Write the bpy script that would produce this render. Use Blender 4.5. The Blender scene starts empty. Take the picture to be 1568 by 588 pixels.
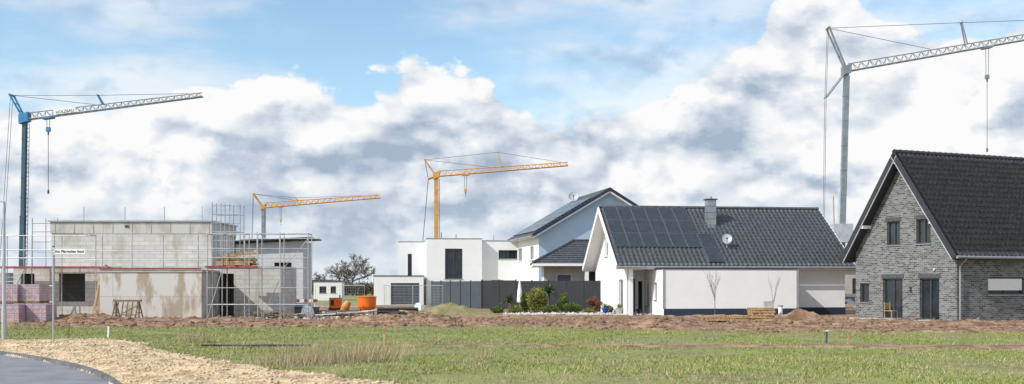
import bpy, math, random
import numpy as np
from mathutils import Vector
random.seed(7); np.random.seed(7)
S=bpy.context.scene
rad=math.radians
# ------------------------------------------------------------------ materials
def M(name,col,rough=.7,metal=0,var=.12,scale=2.5,bump=0,bscale=25,col2=None,detail=4,coord='Object',mr=(.35,.65)):
    m=bpy.data.materials.new(name); m.use_nodes=True
    nt=m.node_tree; N=nt.nodes; L=nt.links; b=N['Principled BSDF']
    b.inputs['Roughness'].default_value=rough; b.inputs['Metallic'].default_value=metal
    tc=N.new('ShaderNodeTexCoord'); nz=N.new('ShaderNodeTexNoise')
    nz.inputs['Scale'].default_value=scale; nz.inputs['Detail'].default_value=detail; nz.inputs['Roughness'].default_value=.65
    L.new(tc.outputs[coord],nz.inputs['Vector'])
    r=N.new('ShaderNodeValToRGB')
    c1=[max(0,c*(1-var)) for c in col]; c2=[min(1,c*(1+var)) for c in (col if col2 is None else col2)]
    r.color_ramp.elements[0].color=(*c1,1); r.color_ramp.elements[0].position=mr[0]
    r.color_ramp.elements[1].color=(*c2,1); r.color_ramp.elements[1].position=mr[1]
    L.new(nz.outputs['Fac'],r.inputs['Fac']); L.new(r.outputs['Color'],b.inputs['Base Color'])
    if bump:
        n2=N.new('ShaderNodeTexNoise'); n2.inputs['Scale'].default_value=bscale; n2.inputs['Detail'].default_value=4
        L.new(tc.outputs[coord],n2.inputs['Vector'])
        bp=N.new('ShaderNodeBump'); bp.inputs['Strength'].default_value=bump; bp.inputs['Distance'].default_value=.05
        L.new(n2.outputs['Fac'],bp.inputs['Height']); L.new(bp.outputs['Normal'],b.inputs['Normal'])
    return m
def brickmat(name,c1,c2,cm,w,h,ms,rough=.8,stain=None,stain_amt=.5,bias=0,sscale=.6,lo=.5,hi=.64,zs=.45):
    m=bpy.data.materials.new(name); m.use_nodes=True
    nt=m.node_tree; N=nt.nodes; L=nt.links; b=N['Principled BSDF']; b.inputs['Roughness'].default_value=rough
    tc=N.new('ShaderNodeTexCoord'); br=N.new('ShaderNodeTexBrick')
    br.inputs['Color1'].default_value=(*c1,1);br.inputs['Color2'].default_value=(*c2,1);br.inputs['Mortar'].default_value=(*cm,1)
    br.inputs['Scale'].default_value=1; br.inputs['Mortar Size'].default_value=ms; br.inputs['Bias'].default_value=bias
    br.inputs['Brick Width'].default_value=w; br.inputs['Row Height'].default_value=h
    L.new(tc.outputs['UV'],br.inputs['Vector'])
    nz=N.new('ShaderNodeTexNoise'); nz.inputs['Scale'].default_value=sscale; nz.inputs['Detail'].default_value=6; nz.inputs['Roughness'].default_value=.6
    mp=N.new('ShaderNodeMapping'); mp.inputs['Scale'].default_value=(1,1,zs)
    L.new(tc.outputs['Object'],mp.inputs['Vector']); L.new(mp.outputs[0],nz.inputs['Vector'])
    mr=N.new('ShaderNodeMapRange'); mr.inputs['From Min'].default_value=lo; mr.inputs['From Max'].default_value=hi
    mr.inputs['To Min'].default_value=0; mr.inputs['To Max'].default_value=stain_amt
    L.new(nz.outputs['Fac'],mr.inputs['Value'])
    mx=N.new('ShaderNodeMixRGB'); mx.inputs['Color2'].default_value=(*(stain or cm),1)
    L.new(mr.outputs[0],mx.inputs['Fac']); L.new(br.outputs['Color'],mx.inputs['Color1']); L.new(mx.outputs[0],b.inputs['Base Color'])
    return m
def leafmat(name,a,b_):
    m=bpy.data.materials.new(name); m.use_nodes=True
    nt=m.node_tree;N=nt.nodes;L=nt.links;b=N['Principled BSDF'];b.inputs['Roughness'].default_value=.7; b.inputs['Specular IOR Level'].default_value=.25
    at=N.new('ShaderNodeAttribute'); at.attribute_name='rnd'
    r=N.new('ShaderNodeValToRGB'); r.color_ramp.elements[0].color=(*a,1); r.color_ramp.elements[1].color=(*b_,1)
    L.new(at.outputs['Fac'],r.inputs['Fac']); L.new(r.outputs[0],b.inputs['Base Color'])
    return m

m_white=M('white_render',(.8,.8,.795),.85,var=.03,scale=.8)
m_whitepaint=M('white_paint',(.8,.8,.8),.45,var=.03)
m_plinth=M('navy_plinth',(.022,.032,.06),.6)
m_bluehouse=M('pale_blue_render',(.44,.55,.69),.85,var=.04,scale=.7)
m_tile=M('anthracite_tile',(.035,.038,.047),.34,var=.5,scale=6)
m_tile2=M('grey_tile',(.08,.088,.1),.4,var=.4,scale=6)
m_dark=M('anthracite',(.03,.034,.04),.5,var=.15)
m_glass=M('window_glass',(.02,.028,.035),.06,var=.4,scale=1.5)
m_frame=M('window_frame_dark',(.05,.055,.06),.4)
m_framew=M('window_frame_white',(.75,.75,.75),.4)
m_clinker=brickmat('grey_clinker',(.03,.033,.038),(.2,.205,.2),(.27,.268,.255),.3,.1,.012,.75,stain=(.26,.26,.25),stain_amt=.45,bias=-.1,sscale=5,zs=2.0)
m_lintel=M('lintel_brick',(.07,.073,.078),.8,var=.3,scale=8)
m_beigebrick=brickmat('beige_brick',(.42,.38,.32),(.33,.3,.26),(.5,.48,.44),.25,.085,.01)
m_block=brickmat('aerated_concrete_block',(.58,.56,.53),(.5,.48,.455),(.38,.36,.33),.62,.25,.014,.9,stain=(.33,.28,.21),stain_amt=.7,sscale=.9,lo=.53,hi=.67,zs=.35)
m_block2=brickmat('pale_block',(.6,.62,.64),(.56,.58,.6),(.48,.49,.5),.62,.25,.012,.9,stain=(.4,.38,.35),stain_amt=.4)
m_stain=brickmat('stained_concrete',(.6,.575,.55),(.56,.53,.505),(.43,.4,.37),1.8,1.32,.02,.9,stain=(.34,.27,.19),stain_amt=.85,sscale=1.5,lo=.51,hi=.61,zs=.35)
m_beam=brickmat('ring_beam_concrete',(.52,.51,.485),(.48,.47,.44),(.38,.36,.34),1.25,.7,.02,.9,stain=(.34,.3,.25),stain_amt=.6,sscale=1.2)
m_conc=M('concrete',(.43,.42,.4),.9,var=.2,scale=1.5)
m_steel=M('galvanised_steel',(.45,.47,.49),.4,.6,var=.15)
m_red=M('red_toe_board',(.26,.06,.055),.6,var=.4)
m_wood=M('timber',(.42,.27,.14),.8,var=.35,scale=6)
m_woodd=M('weathered_timber',(.2,.14,.09),.85,var=.35,scale=6)
m_orange=M('orange_paint',(.8,.16,.012),.45,var=.1)
m_yellow=M('crane_yellow',(.58,.28,.06),.5,var=.2)
m_bluecr=M('crane_blue',(.035,.085,.13),.5,var=.15)
m_blueap=M('crane_bright_blue',(.03,.2,.42),.5,var=.15)
m_greycr=M('crane_grey',(.2,.23,.26),.5,var=.15)
m_lgrey=M('crane_light_grey',(.42,.45,.48),.45,var=.12)
m_jib=M('crane_jib_grey',(.3,.33,.36),.5,var=.2)
m_cable=M('steel_cable',(.09,.09,.1),.5)
m_solar=M('solar_cell',(.022,.034,.046),.2,var=.25,scale=3)
m_pvframe=M('solar_frame',(.12,.135,.15),.4)
m_alu=M('aluminium',(.55,.57,.6),.3,.8)
m_zinc=M('zinc_gutter',(.38,.4,.43),.35,.6)
m_fence=M('anthracite_fence',(.018,.021,.025),.6,var=.12,scale=1)
m_fenceb=M('bluegrey_fence',(.055,.07,.085),.55,var=.12,scale=1)
m_pink=brickmat('wrapped_brick',(.3,.17,.17),(.38,.25,.26),(.5,.4,.44),.24,.12,.012,.35,stain=(.48,.38,.46),stain_amt=.7,sscale=4,lo=.42,hi=.62)
m_foil=M('plastic_foil',(.45,.38,.48),.3,var=.25,scale=4)
m_black=M('black_plastic',(.02,.02,.022),.5)
m_blue=M('blue_glaze',(.02,.06,.35),.3)
m_bark=M('bark',(.13,.1,.08),.9,var=.3,scale=8)
m_redbark=M('red_bark',(.22,.1,.06),.9,var=.3,scale=8)
m_asphalt=M('asphalt',(.2,.205,.225),.85,var=.2,scale=1.5,bump=.25,bscale=60,detail=10)
m_kerb=M('kerb_stone',(.13,.13,.13),.85,var=.35)
m_sand=M('sandy_gravel',(.4,.28,.155),.95,var=.08,scale=2.2,bump=.9,bscale=12,col2=(.64,.5,.33),detail=14,mr=(.4,.6))
m_soil=M('bare_soil',(.15,.082,.047),.95,var=.1,scale=1.3,bump=.8,bscale=9,col2=(.35,.23,.145),detail=10,mr=(.4,.62))
m_stone=M('loose_stone',(.54,.41,.26),.9,var=.3,scale=1.1)
m_clod=M('soil_clod',(.21,.13,.08),.95,var=.4,scale=1.1)
m_rock=M('pale_rock',(.5,.47,.42),.9,var=.3,scale=1.1)
m_grassb=leafmat('grass_blade',(.085,.125,.02),(.29,.34,.075))
m_dry=leafmat('dry_grass_blade',(.28,.22,.12),(.55,.46,.3))
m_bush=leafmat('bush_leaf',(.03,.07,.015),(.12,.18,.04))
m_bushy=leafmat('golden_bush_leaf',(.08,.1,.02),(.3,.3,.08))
m_tree_d=leafmat('distant_twigs',(.05,.05,.04),(.16,.14,.12))
# ------------------------------------------------------------------ mesh builder
def empty(name,loc=(0,0,0),rz=0):
    e=bpy.data.objects.new(name,None); S.collection.objects.link(e); e.location=loc; e.rotation_euler=(0,0,rad(rz)); e.empty_display_size=.5
    return e
class MB:
    def __init__(s): s.v=[];s.f=[];s.mi=[];s.ms=[]
    def m(s,mat):
        if mat not in s.ms: s.ms.append(mat)
        return s.ms.index(mat)
    def add(s,vs,fs,mat):
        o=len(s.v); s.v+= [tuple(v) for v in vs]; k=s.m(mat)
        for f in fs: s.f.append(tuple(i+o for i in f)); s.mi.append(k)
    def box(s,x0,x1,y0,y1,z0,z1,mat):
        s.add([(x0,y0,z0),(x1,y0,z0),(x1,y1,z0),(x0,y1,z0),(x0,y0,z1),(x1,y0,z1),(x1,y1,z1),(x0,y1,z1)],
         [(0,3,2,1),(4,5,6,7),(0,1,5,4),(1,2,6,5),(2,3,7,6),(3,0,4,7)],mat)
    def obox(s,c,ax,ay,az,mat):
        c=Vector(c);ax=Vector(ax);ay=Vector(ay);az=Vector(az); P=[]
        for k in (-1,1):
            for i,j in ((-1,-1),(1,-1),(1,1),(-1,1)): P.append(c+ax*i+ay*j+az*k)
        s.add(P,[(0,3,2,1),(4,5,6,7),(0,1,5,4),(1,2,6,5),(2,3,7,6),(3,0,4,7)],mat)
    def cyl(s,a,b,r,mat,n=6,r2=None,cap=True):
        a=Vector(a);b=Vector(b);d=b-a
        if d.length<1e-5: return
        d.normalize(); t=Vector((0,0,1)) if abs(d.z)<.9 else Vector((1,0,0))
        u=d.cross(t).normalized(); w=d.cross(u); r2=r if r2 is None else r2
        vs=[a+(u*math.cos(2*math.pi*i/n)+w*math.sin(2*math.pi*i/n))*r for i in range(n)]+[b+(u*math.cos(2*math.pi*i/n)+w*math.sin(2*math.pi*i/n))*r2 for i in range(n)]
        fs=[(i,(i+1)%n,n+(i+1)%n,n+i) for i in range(n)]
        if cap: fs+=[tuple(range(n))[::-1],tuple(range(n,2*n))]
        s.add(vs,fs,mat)
    def obj(s,name,parent=None,smooth=False,loc=None):
        me=bpy.data.meshes.new(name); me.from_pydata(s.v,[],s.f)
        for x in s.ms: me.materials.append(x)
        me.polygons.foreach_set('material_index',s.mi)
        if smooth: me.polygons.foreach_set('use_smooth',[True]*len(s.f))
        uv=me.uv_layers.new(name='UVMap'); V=s.v
        for p in me.polygons:
            n=p.normal
            if abs(n.z)<.8:
                l=math.hypot(n.x,n.y); tx,ty=-n.y/l,n.x/l
                for li in p.loop_indices:
                    c=V[me.loops[li].vertex_index]; uv.data[li].uv=(c[0]*tx+c[1]*ty,c[2])
            else:
                for li in p.loop_indices:
                    c=V[me.loops[li].vertex_index]; uv.data[li].uv=(c[0],c[1])
        ob=bpy.data.objects.new(name,me); S.collection.objects.link(ob)
        if parent: ob.parent=parent
        if loc: ob.location=loc
        return ob
def npmesh(name,V,F,mat,rnd=None,parent=None,smooth=False):
    me=bpy.data.meshes.new(name); k=F.shape[1]
    me.vertices.add(len(V)); me.vertices.foreach_set('co',V.astype(np.float32).ravel())
    me.loops.add(F.size); me.loops.foreach_set('vertex_index',F.astype(np.int32).ravel())
    me.polygons.add(len(F)); me.polygons.foreach_set('loop_start',np.arange(0,F.size,k,dtype=np.int32))
    me.polygons.foreach_set('loop_total',np.full(len(F),k,dtype=np.int32))
    if smooth: me.polygons.foreach_set('use_smooth',np.ones(len(F),dtype=bool))
    me.update(calc_edges=True); me.validate()
    if rnd is not None:
        a=me.attributes.new('rnd','FLOAT','POINT'); a.data.foreach_set('value',rnd.astype(np.float32))
    me.materials.append(mat)
    ob=bpy.data.objects.new(name,me); S.collection.objects.link(ob)
    if parent: ob.parent=parent
    return ob
def wall(mb,p0,p1,z0,z1,mat,ops=(),gl=m_glass,fr=m_frame,prof=None,extra=(),reveal=.16):
    p0=Vector((*p0,0));p1=Vector((*p1,0)); W=(p1-p0).length; t=(p1-p0)/W; n=Vector((t.y,-t.x,0))
    top=(lambda u:z1) if prof is None else prof
    def P(u,z,d=0): return p0+t*u-n*d+Vector((0,0,z))
    us=sorted(set([0,W]+[o[0] for o in ops]+[o[1] for o in ops]+list(extra)))
    for a,b in zip(us[:-1],us[1:]):
        mid=(a+b)/2; oo=sorted([o for o in ops if o[0]<mid<o[1]],key=lambda o:o[2]); z=z0
        for o in oo:
            if o[2]>z+1e-4: mb.add([P(a,z),P(b,z),P(b,o[2]),P(a,o[2])],[(0,1,2,3)],mat)
            z=o[3]
        mb.add([P(a,z),P(b,z),P(b,top(b)),P(a,top(a))],[(0,1,2,3)],mat)
    def wb(u0,u1,za,zb,d0,d1,m_): 
        c=P((u0+u1)/2,(za+zb)/2,(d0+d1)/2); mb.obox(c,t*(u1-u0)/2,n*(d1-d0)/2,Vector((0,0,(zb-za)/2)),m_)
    for o in ops:
        a,b,c,d=o[:4]; kind=o[4] if len(o)>4 else 'w'; nm=o[5] if len(o)>5 else 1
        r=reveal if kind!='v' else .3
        for q in ([P(a,c),P(a,c,r),P(a,d,r),P(a,d)],[P(b,c),P(b,d),P(b,d,r),P(b,c,r)],[P(a,d),P(a,d,r),P(b,d,r),P(b,d)],[P(a,c),P(b,c),P(b,c,r),P(a,c,r)]):
            mb.add(q,[(0,1,2,3)],mat)
        if kind=='v': continue
        mb.add([P(a,c,r),P(b,c,r),P(b,d,r),P(a,d,r)],[(0,1,2,3)],gl)
        f=.07; e=.004
        wb(a+e,a+f,c+e,d-e,r-.06,r-.005,fr); wb(b-f,b-e,c+e,d-e,r-.06,r-.005,fr)
        wb(a+f,b-f,d-f,d-e,r-.06,r-.005,fr); wb(a+f,b-f,c+e,c+f,r-.06,r-.005,fr)
        for i in range(1,nm):
            u=a+(b-a)*i/nm; wb(u-.04,u+.04,c+f,d-f,r-.06,r-.005,fr)
        if kind=='s': wb(a+f+.003,b-f-.003,c+(d-c)*.25,d-f-.003,r-.1,r-.062,m_whitepaint)
        if kind=='p':
            k=5
            for i in range(k): 
                z_a=c+f+(d-c-2*f)*i/k; wb(a+f+.003,b-f-.003,z_a+.012,z_a+(d-c-2*f)/k-.012,r-.05,r-.01,m_fenceb)
        if kind in('w','s') and c>.4: wb(a-.06,b+.06,c-.05,c-.003,-.06,r-.07,m_zinc)
def tiles(name,o,U,V,W,L,mat,parent,pitch=.3,row=.36,amp=.03,step=.055):
    o=np.array(o,float);U=np.array(U,float);V=np.array(V,float);U/=np.linalg.norm(U);V/=np.linalg.norm(V);Nn=np.cross(U,V)
    nr=int(L/row); row=L/nr; sub=6; nc=int(W/pitch)*sub; us=np.linspace(0,W,nc+1)
    prof=amp*np.cos(2*np.pi*us/pitch)+amp
    vs=[];hs=[]
    for k in range(nr): vs+=[k*row,(k+1)*row]; hs+=[step,0.]
    vs=np.array(vs);hs=np.array(hs)
    jit=np.random.rand(len(vs),int(W/pitch)+2)*.016
    H=prof[None,:]+hs[:,None]+jit[:,np.minimum((us/pitch).astype(int),jit.shape[1]-1)]
    P=o+us[None,:,None]*U+vs[:,None,None]*V+H[:,:,None]*Nn
    a=np.arange(len(vs)*(nc+1)).reshape(len(vs),nc+1)
    F=np.stack([a[:-1,:-1],a[:-1,1:],a[1:,1:],a[1:,:-1]],-1).reshape(-1,4)
    return npmesh(name,P.reshape(-1,3),F,mat,parent=parent)
def slab(mb,o,U,V,W,L,th,mat):
    o=Vector(o);U=Vector(U).normalized();V=Vector(V).normalized();n=U.cross(V)
    mb.obox(o+U*W/2+V*L/2-n*(th/2+.004),U*W/2,V*L/2,n*th/2,mat)
# ------------------------------------------------------------------ noise + terrain helpers
def h2(i,j,s): 
    v=np.sin(i*127.1+j*311.7+s*74.7)*43758.5453; return v-np.floor(v)
def vn(x,y,s=0):
    i=np.floor(x);j=np.floor(y);fx=x-i;fy=y-j;fx=fx*fx*(3-2*fx);fy=fy*fy*(3-2*fy)
    return (h2(i,j,s)*(1-fx)+h2(i+1,j,s)*fx)*(1-fy)+(h2(i,j+1,s)*(1-fx)+h2(i+1,j+1,s)*fx)*fy
def fbm(x,y,s=0,o=4):
    r=0;a=.5;t=0
    for k in range(o): r=r+a*vn(x*2**k,y*2**k,s+k*13);t+=a;a*=.55
    return r/t-.5
GE_Y=np.array([8,19.6,21.9,25,28.6,32.6,36]); GE_X=np.array([3,-2.6,-5.0,-7.5,-9.8,-12.4,-16])
RE_Y=np.array([5,10,15,19.6,20.7,24,28.6,34,40]); RE_X=np.array([-2,-4,-5.8,-8.0,-8.6,-10.9,-15.3,-23,-34])
def gravel_m(x,y):
    return np.minimum(np.interp(y,GE_Y,GE_X)-x, 35.2-y)+fbm(x*.5,y*.5,3)*2.4+fbm(x*2,y*2,5)*.8
def road_m(x,y): return (np.interp(y,RE_Y,RE_X)-x)
def dirt_m(x,y):
    edge=45.6-np.clip((x-1)/9,0,1)*5.0+fbm(x*.25,y*.05,8)*3+fbm(x*1.2,y*1.2,9)*2.2
    return y-edge
def path_m(x,y):
    w=.42+np.clip((x-9)/10,0,1)*1.3
    c=31.7-np.clip((x-9)/10,0,1)*1.6
    g=np.where(x>-9.9,w,-1)
    return g-np.abs(y-c+fbm(x*.3,y*0,4)*.5)+fbm(x*1.1,y*1.6,6)*.7
def sheet(name,x0,x1,y0,y1,st,fz,mat,sty=None):
    sty=sty or st
    xs=np.arange(x0,x1+st,st); ys=np.arange(y0,y1+sty,sty); X,Y=np.meshgrid(xs,ys); Z=fz(X,Y)
    P=np.stack([X,Y,Z],-1).reshape(-1,3); a=np.arange(P.shape[0]).reshape(X.shape)
    F=np.stack([a[:-1,:-1],a[:-1,1:],a[1:,1:],a[1:,:-1]],-1).reshape(-1,4)
    keep=(P[F,2].max(1)>-.04); F=F[keep]
    used,inv=np.unique(F,return_inverse=True); F=inv.reshape(F.shape)
    return npmesh(name,P[used],F,mat,smooth=True)
# ------------------------------------------------------------------ ground
gm=bpy.data.materials.new('meadow_ground'); gm.use_nodes=True
nt=gm.node_tree;N=nt.nodes;L=nt.links;b=N['Principled BSDF'];b.inputs['Roughness'].default_value=.95
tc=N.new('ShaderNodeTexCoord')
def nz(sc,de=7):
    n=N.new('ShaderNodeTexNoise');n.inputs['Scale'].default_value=sc;n.inputs['Detail'].default_value=de;n.inputs['Roughness'].default_value=.65;L.new(tc.outputs['Object'],n.inputs['Vector']);return n
n1=nz(.35);n2=nz(3.5)
r1=N.new('ShaderNodeValToRGB');r1.color_ramp.elements[0].position=.35;r1.color_ramp.elements[0].color=(.11,.145,.03,1);r1.color_ramp.elements[1].position=.66;r1.color_ramp.elements[1].color=(.25,.3,.065,1);L.new(n1.outputs['Fac'],r1.inputs['Fac'])
r2=N.new('ShaderNodeValToRGB');r2.color_ramp.elements[0].position=.45;r2.color_ramp.elements[0].color=(0,0,0,1);r2.color_ramp.elements[1].position=.6;r2.color_ramp.elements[1].color=(1,1,1,1);L.new(n2.outputs['Fac'],r2.inputs['Fac'])
mx=N.new('ShaderNodeMixRGB');mx.inputs['Color2'].default_value=(.29,.23,.13,1);L.new(r2.outputs[0],mx.inputs['Fac']);L.new(r1.outputs[0],mx.inputs['Color1']);L.new(mx.outputs[0],b.inputs['Base Color'])
bp=N.new('ShaderNodeBump');bp.inputs['Strength'].default_value=.6;bp.inputs['Distance'].default_value=.06;n4=nz(12,3);L.new(n4.outputs['Fac'],bp.inputs['Height']);L.new(bp.outputs[0],b.inputs['Normal'])
gb=MB(); gb.add([(-3500,-60,0),(3500,-60,0),(3500,5000,0),(-3500,5000,0)],[(0,1,2,3)],gm); gb.obj('ground')
def zg(x,y):
    g=gravel_m(x,y); r=road_m(x,y)
    base=np.clip(g*.12,-.12,.1)+fbm(x*.6,y*.6,21)*.2*(g>0)+fbm(x*2.5,y*2.5,22)*.11+fbm(x*7,y*7,23)*.05
    base=np.where(r>-1.2,np.minimum(base,.06+np.clip(-r,0,2)*.1+fbm(x*4,y*4,2)*.07),base)
    return np.where(r>.05,-.2,base)
sheet('gravel_bank',-34,4,9,38,.1,zg,m_sand)
def zd(x,y):
    d=dirt_m(x,y); m=np.clip(d,0,1)
    ridge=np.exp(-((y-50.0)/1.6)**2)*np.clip(fbm(x*.35,y*.2,31)+.16,0,1)*1.1*(np.abs(x+13)<10)
    ridge2=np.exp(-((y-45.2)/1.5)**2)*np.clip(fbm(x*.4,y*.2,33)+.2,0,1)*.8*(x>3)
    return np.clip(d*.12,-.15,.06)+m*(fbm(x*.8,y*.8,34)*.16+fbm(x*3,y*3,35)*.13+ridge+ridge2+.03)
sheet('bare_soil',-45,48,39,60,.14,zd,m_soil)
soil=MB(); soil.add([(-45,59.8,.03),(60,59.8,.03),(60,92,.03),(-45,92,.03)],[(0,1,2,3)],m_soil); soil.obj('building_plot_soil')
def zp(x,y): return np.clip(path_m(x,y)*.14,-.1,.035)+fbm(x*2.5,y*2.5,41)*.06+fbm(x*.5,y*.5,42)*.03
sheet('dirt_track',-12,34,26,35,.1,zp,m_soil)
def mound(name,cx,cy,rx,ry,h,mat,sd):
    def f(x,y):
        q=((x-cx)/rx)**2+((y-cy)/ry)**2
        return np.exp(-q*1.3)*h*(1+fbm(x*1.3,y*1.3,sd)*.9)+fbm(x*4,y*4,sd+1)*.12*np.exp(-q)-.07
    return sheet(name,cx-rx*2,cx+rx*2,cy-ry*2,cy+ry*2,.1,f,mat)
m_mound=M('weedy_soil',(.13,.14,.05),.95,var=.1,scale=1.2,bump=.8,bscale=9,col2=(.27,.22,.12),detail=8)
mound('earth_mound',-3.9,62,2.6,1.2,.75,m_mound,51)
mound('soil_heap',13.6,46.2,1.5,.8,.8,m_soil,55)
mound('soil_heap',9.0,54,3.2,.8,.3,m_soil,58)
mound('soil_heap',-13.5,50.5,1.8,.7,.4,m_soil,61)
yy=np.linspace(5,40,60); ex=np.interp(yy,RE_Y,RE_X)
k=np.ones(7)/7; exs=np.convolve(np.pad(ex,3,mode='edge'),k,'valid')
rb=MB(); n=len(yy)
rb.add([(exs[i],yy[i],.014) for i in range(n)]+[(-70,yy[i],.014) for i in range(n)],[(i,i+1,n+i+1,n+i) for i in range(n-1)],m_asphalt); rb.obj('road')
kb=MB()
for i in range(n-1):
    a=Vector((exs[i],yy[i],0));c=Vector((exs[i+1],yy[i+1],0));d=(c-a).normalized();nn=Vector((d.y,-d.x,0))*.12
    d2=d*.008
    q=[a+d2,a+d2+nn,c-d2+nn,c-d2]
    kb.add([p for p in q]+[p+Vector((0,0,.10)) for p in q],[(0,3,2,1),(4,5,6,7),(0,1,5,4),(1,2,6,5),(2,3,7,6),(3,0,4,7)],m_kerb)
kb.obj('road_kerb')
def scatter(name,n,fm,box,smin,smax,mat,zf,flat=.6):
    x=np.random.uniform(box[0],box[1],n*4);y=np.random.uniform(box[2],box[3],n*4)
    ok=fm(x,y)>0; x=x[ok][:n];y=y[ok][:n];n=len(x)
    z=zf(x,y); s=smin+(smax-smin)*np.random.rand(n)**3
    base=np.array([(1,0,0),(-1,0,0),(0,1,0),(0,-1,0),(0,0,1),(0,0,-1)],float)
    fc=np.array([(0,2,4),(2,1,4),(1,3,4),(3,0,4),(2,0,5),(1,2,5),(3,1,5),(0,3,5)])
    th=np.random.rand(n)*6.28; B=base[None]*(.6+.8*np.random.rand(n,6,1)); B[:,:,2]*=flat
    c,s_=np.cos(th)[:,None],np.sin(th)[:,None]
    Xr=B[:,:,0]*c-B[:,:,1]*s_;Yr=B[:,:,0]*s_+B[:,:,1]*c
    P=np.stack([Xr*s[:,None]+x[:,None],Yr*s[:,None]+y[:,None],B[:,:,2]*s[:,None]+z[:,None]],-1)
    F=(fc[None]+np.arange(n)[:,None,None]*6).reshape(-1,3)
    return npmesh(name,P.reshape(-1,3),F,mat)
scatter('loose_gravel',13000,lambda x,y:np.minimum(gravel_m(x,y),-road_m(x,y)-.1),(-26,1,18,36),.01,.07,m_stone,zg)
scatter('soil_clods',12000,lambda x,y:dirt_m(x,y)+.3,(-34,36,40,56),.02,.18,m_clod,zd)
scatter('garden_gravel',900,lambda x,y:x*0+1,(-.5,9,61.5,64.5),.04,.2,m_rock,lambda x,y:x*0+.07)
scatter('building_rubble',700,lambda x,y:x*0+1,(-15,-5,52,60),.04,.2,m_rock,lambda x,y:x*0+.1)
def blades(name,n,box,ok,hmin,hmax,w,mat,lean=.5,pw=1.6,patch=True):
    y=box[2]+(box[3]-box[2])*np.random.rand(n)**pw; half=np.minimum(.58*y+1,box[1]); x=np.random.uniform(-1,1,n)*half
    k=ok(x,y); 
    x=x[k];y=y[k];n=len(x)
    p=fbm(x*.35,y*.35,71)+fbm(x*1.7,y*1.7,72)*.7
    if patch:
        kk=np.random.rand(n)<np.clip(.5+p*3+(y-26)*.035,.06,1); x=x[kk];y=y[kk];p=p[kk];n=len(x)
    h=(hmin+(hmax-hmin)*np.random.rand(n)**2)*(1+p*.8); th=np.random.rand(n)*6.28; ww=w*(.6+.8*np.random.rand(n))*(1+y*.02)
    dx=np.cos(th)*ww;dy=np.sin(th)*ww; lx=np.random.randn(n)*lean*h;ly=np.random.randn(n)*lean*h
    z=np.zeros(n)
    P=np.stack([np.stack([x-dx,y-dy,z-.01],-1),np.stack([x+dx,y+dy,z-.01],-1),np.stack([x+lx,y+ly,z+h],-1)],1)
    r=np.clip(.5+p*1.1+np.random.randn(n)*.2,0,1); rr=np.repeat(r,3); rr[2::3]=np.clip(rr[2::3]+.15,0,1)
    return npmesh(name,P.reshape(-1,3),np.arange(3*n).reshape(-1,3),mat,rnd=rr)
okg=lambda x,y:(gravel_m(x,y)<-.1)&(road_m(x,y)<-.4)&(dirt_m(x,y)<.25)&(path_m(x,y)<0.0)
blades('grass',220000,(-999,32,17,48),okg,.02,.075,.009,m_grassb,lean=.8)
okd=lambda x,y:okg(x,y)&((fbm(x*.5,y*.5,91)>.1)|(y<27)&(fbm(x*1.5,y*1.5,92)>.03)|(np.abs(gravel_m(x,y)+.5)<.35)|(np.abs(path_m(x,y)+.35)<.25)|(np.abs(dirt_m(x,y))<.3))
blades('dry_grass',65000,(-999,32,17,48),okd,.03,.12,.007,m_dry,patch=False)
def tuft(name,cx,cy,r,n,hh,mat):
    a=np.random.rand(n)*6.28;q=np.random.rand(n)**.7*r;x=cx+np.cos(a)*q*1.6;y=cy+np.sin(a)*q;h=hh*(.5+.6*np.random.rand(n));t=np.random.rand(n)*6.28
    w=.006;lx=np.random.randn(n)*.3*h+np.cos(a)*h*.3;ly=np.random.randn(n)*.3*h
    z=np.maximum(0,zg(x,y)) if cx<0 else 0*x
    P=np.stack([np.stack([x-np.cos(t)*w,y-np.sin(t)*w,z],-1),np.stack([x+np.cos(t)*w,y+np.sin(t)*w,z],-1),np.stack([x+lx,y+ly,z+h],-1)],1)
    npmesh(name,P.reshape(-1,3),np.arange(3*n).reshape(-1,3),mat,rnd=np.random.rand(3*n))
for a in((-10.8,33.4,.35,260,.5),(-4.3,25.5,.9,900,.55),(-5.4,24.3,.7,600,.45),(-3.6,27.5,.8,400,.45),(-.8,26.5,.4,160,.3),(-22,44,1.2,500,.4),(-25,43.5,1.2,500,.4),(-6.6,29,.5,250,.3)): tuft('dry_grass_tuft',*a,m_dry)
pb=MB()
pts=[(-9.9+ i*.5, 31.2+.05*math.sin(i*1.3), .05) for i in range(8)]
for a,c in zip(pts[:-1],pts[1:]): pb.cyl(a,c,.035,m_black,6)
pb.obj('drainage_pipe')
# ------------------------------------------------------------------ right brick house
H=empty('brick_house',(22.7,50,0),21.05)
w=MB(); GW=7.5; EZ=4.0; RZ=9.0; LW=14
prof=lambda u: EZ+(RZ-EZ)*(1-abs(u-GW/2)/(GW/2))-.1
g=lambda s0,s1,*r:(GW-s1,GW-s0,*r)
wall(w,(0,GW),(0,0),0,EZ,m_clinker,[g(1.17,2.54,.08,2.3,'w',2),g(3.78,5.29,.08,2.3,'w',2),g(1.76,2.78,4.15,5.45,'w',2),g(3.98,4.98,4.15,5.45,'w',2),g(6.4,7.15,.95,2.05,'w',1)],prof=prof,extra=[GW/2])
wall(w,(0,0),(LW,0),0,EZ,m_clinker,[(2.1,4.6,1.45,2.35,'s',2),(7,8.2,.1,2.3,'w',1),(9.5,11,1,2.35,'w',2)])
wall(w,(LW,0),(LW,GW),0,EZ,m_clinker,prof=prof,extra=[GW/2]); wall(w,(LW,GW),(0,GW),0,EZ,m_clinker)
w.obj('walls',H)
r=MB(); ov=.62; eo=.55; hl=math.hypot(GW/2,RZ-EZ)
Vf=Vector((0,GW/2,RZ-EZ)).normalized(); Vb=Vector((0,-GW/2,RZ-EZ)).normalized()
Lr=hl+eo*hl/(GW/2)
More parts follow.
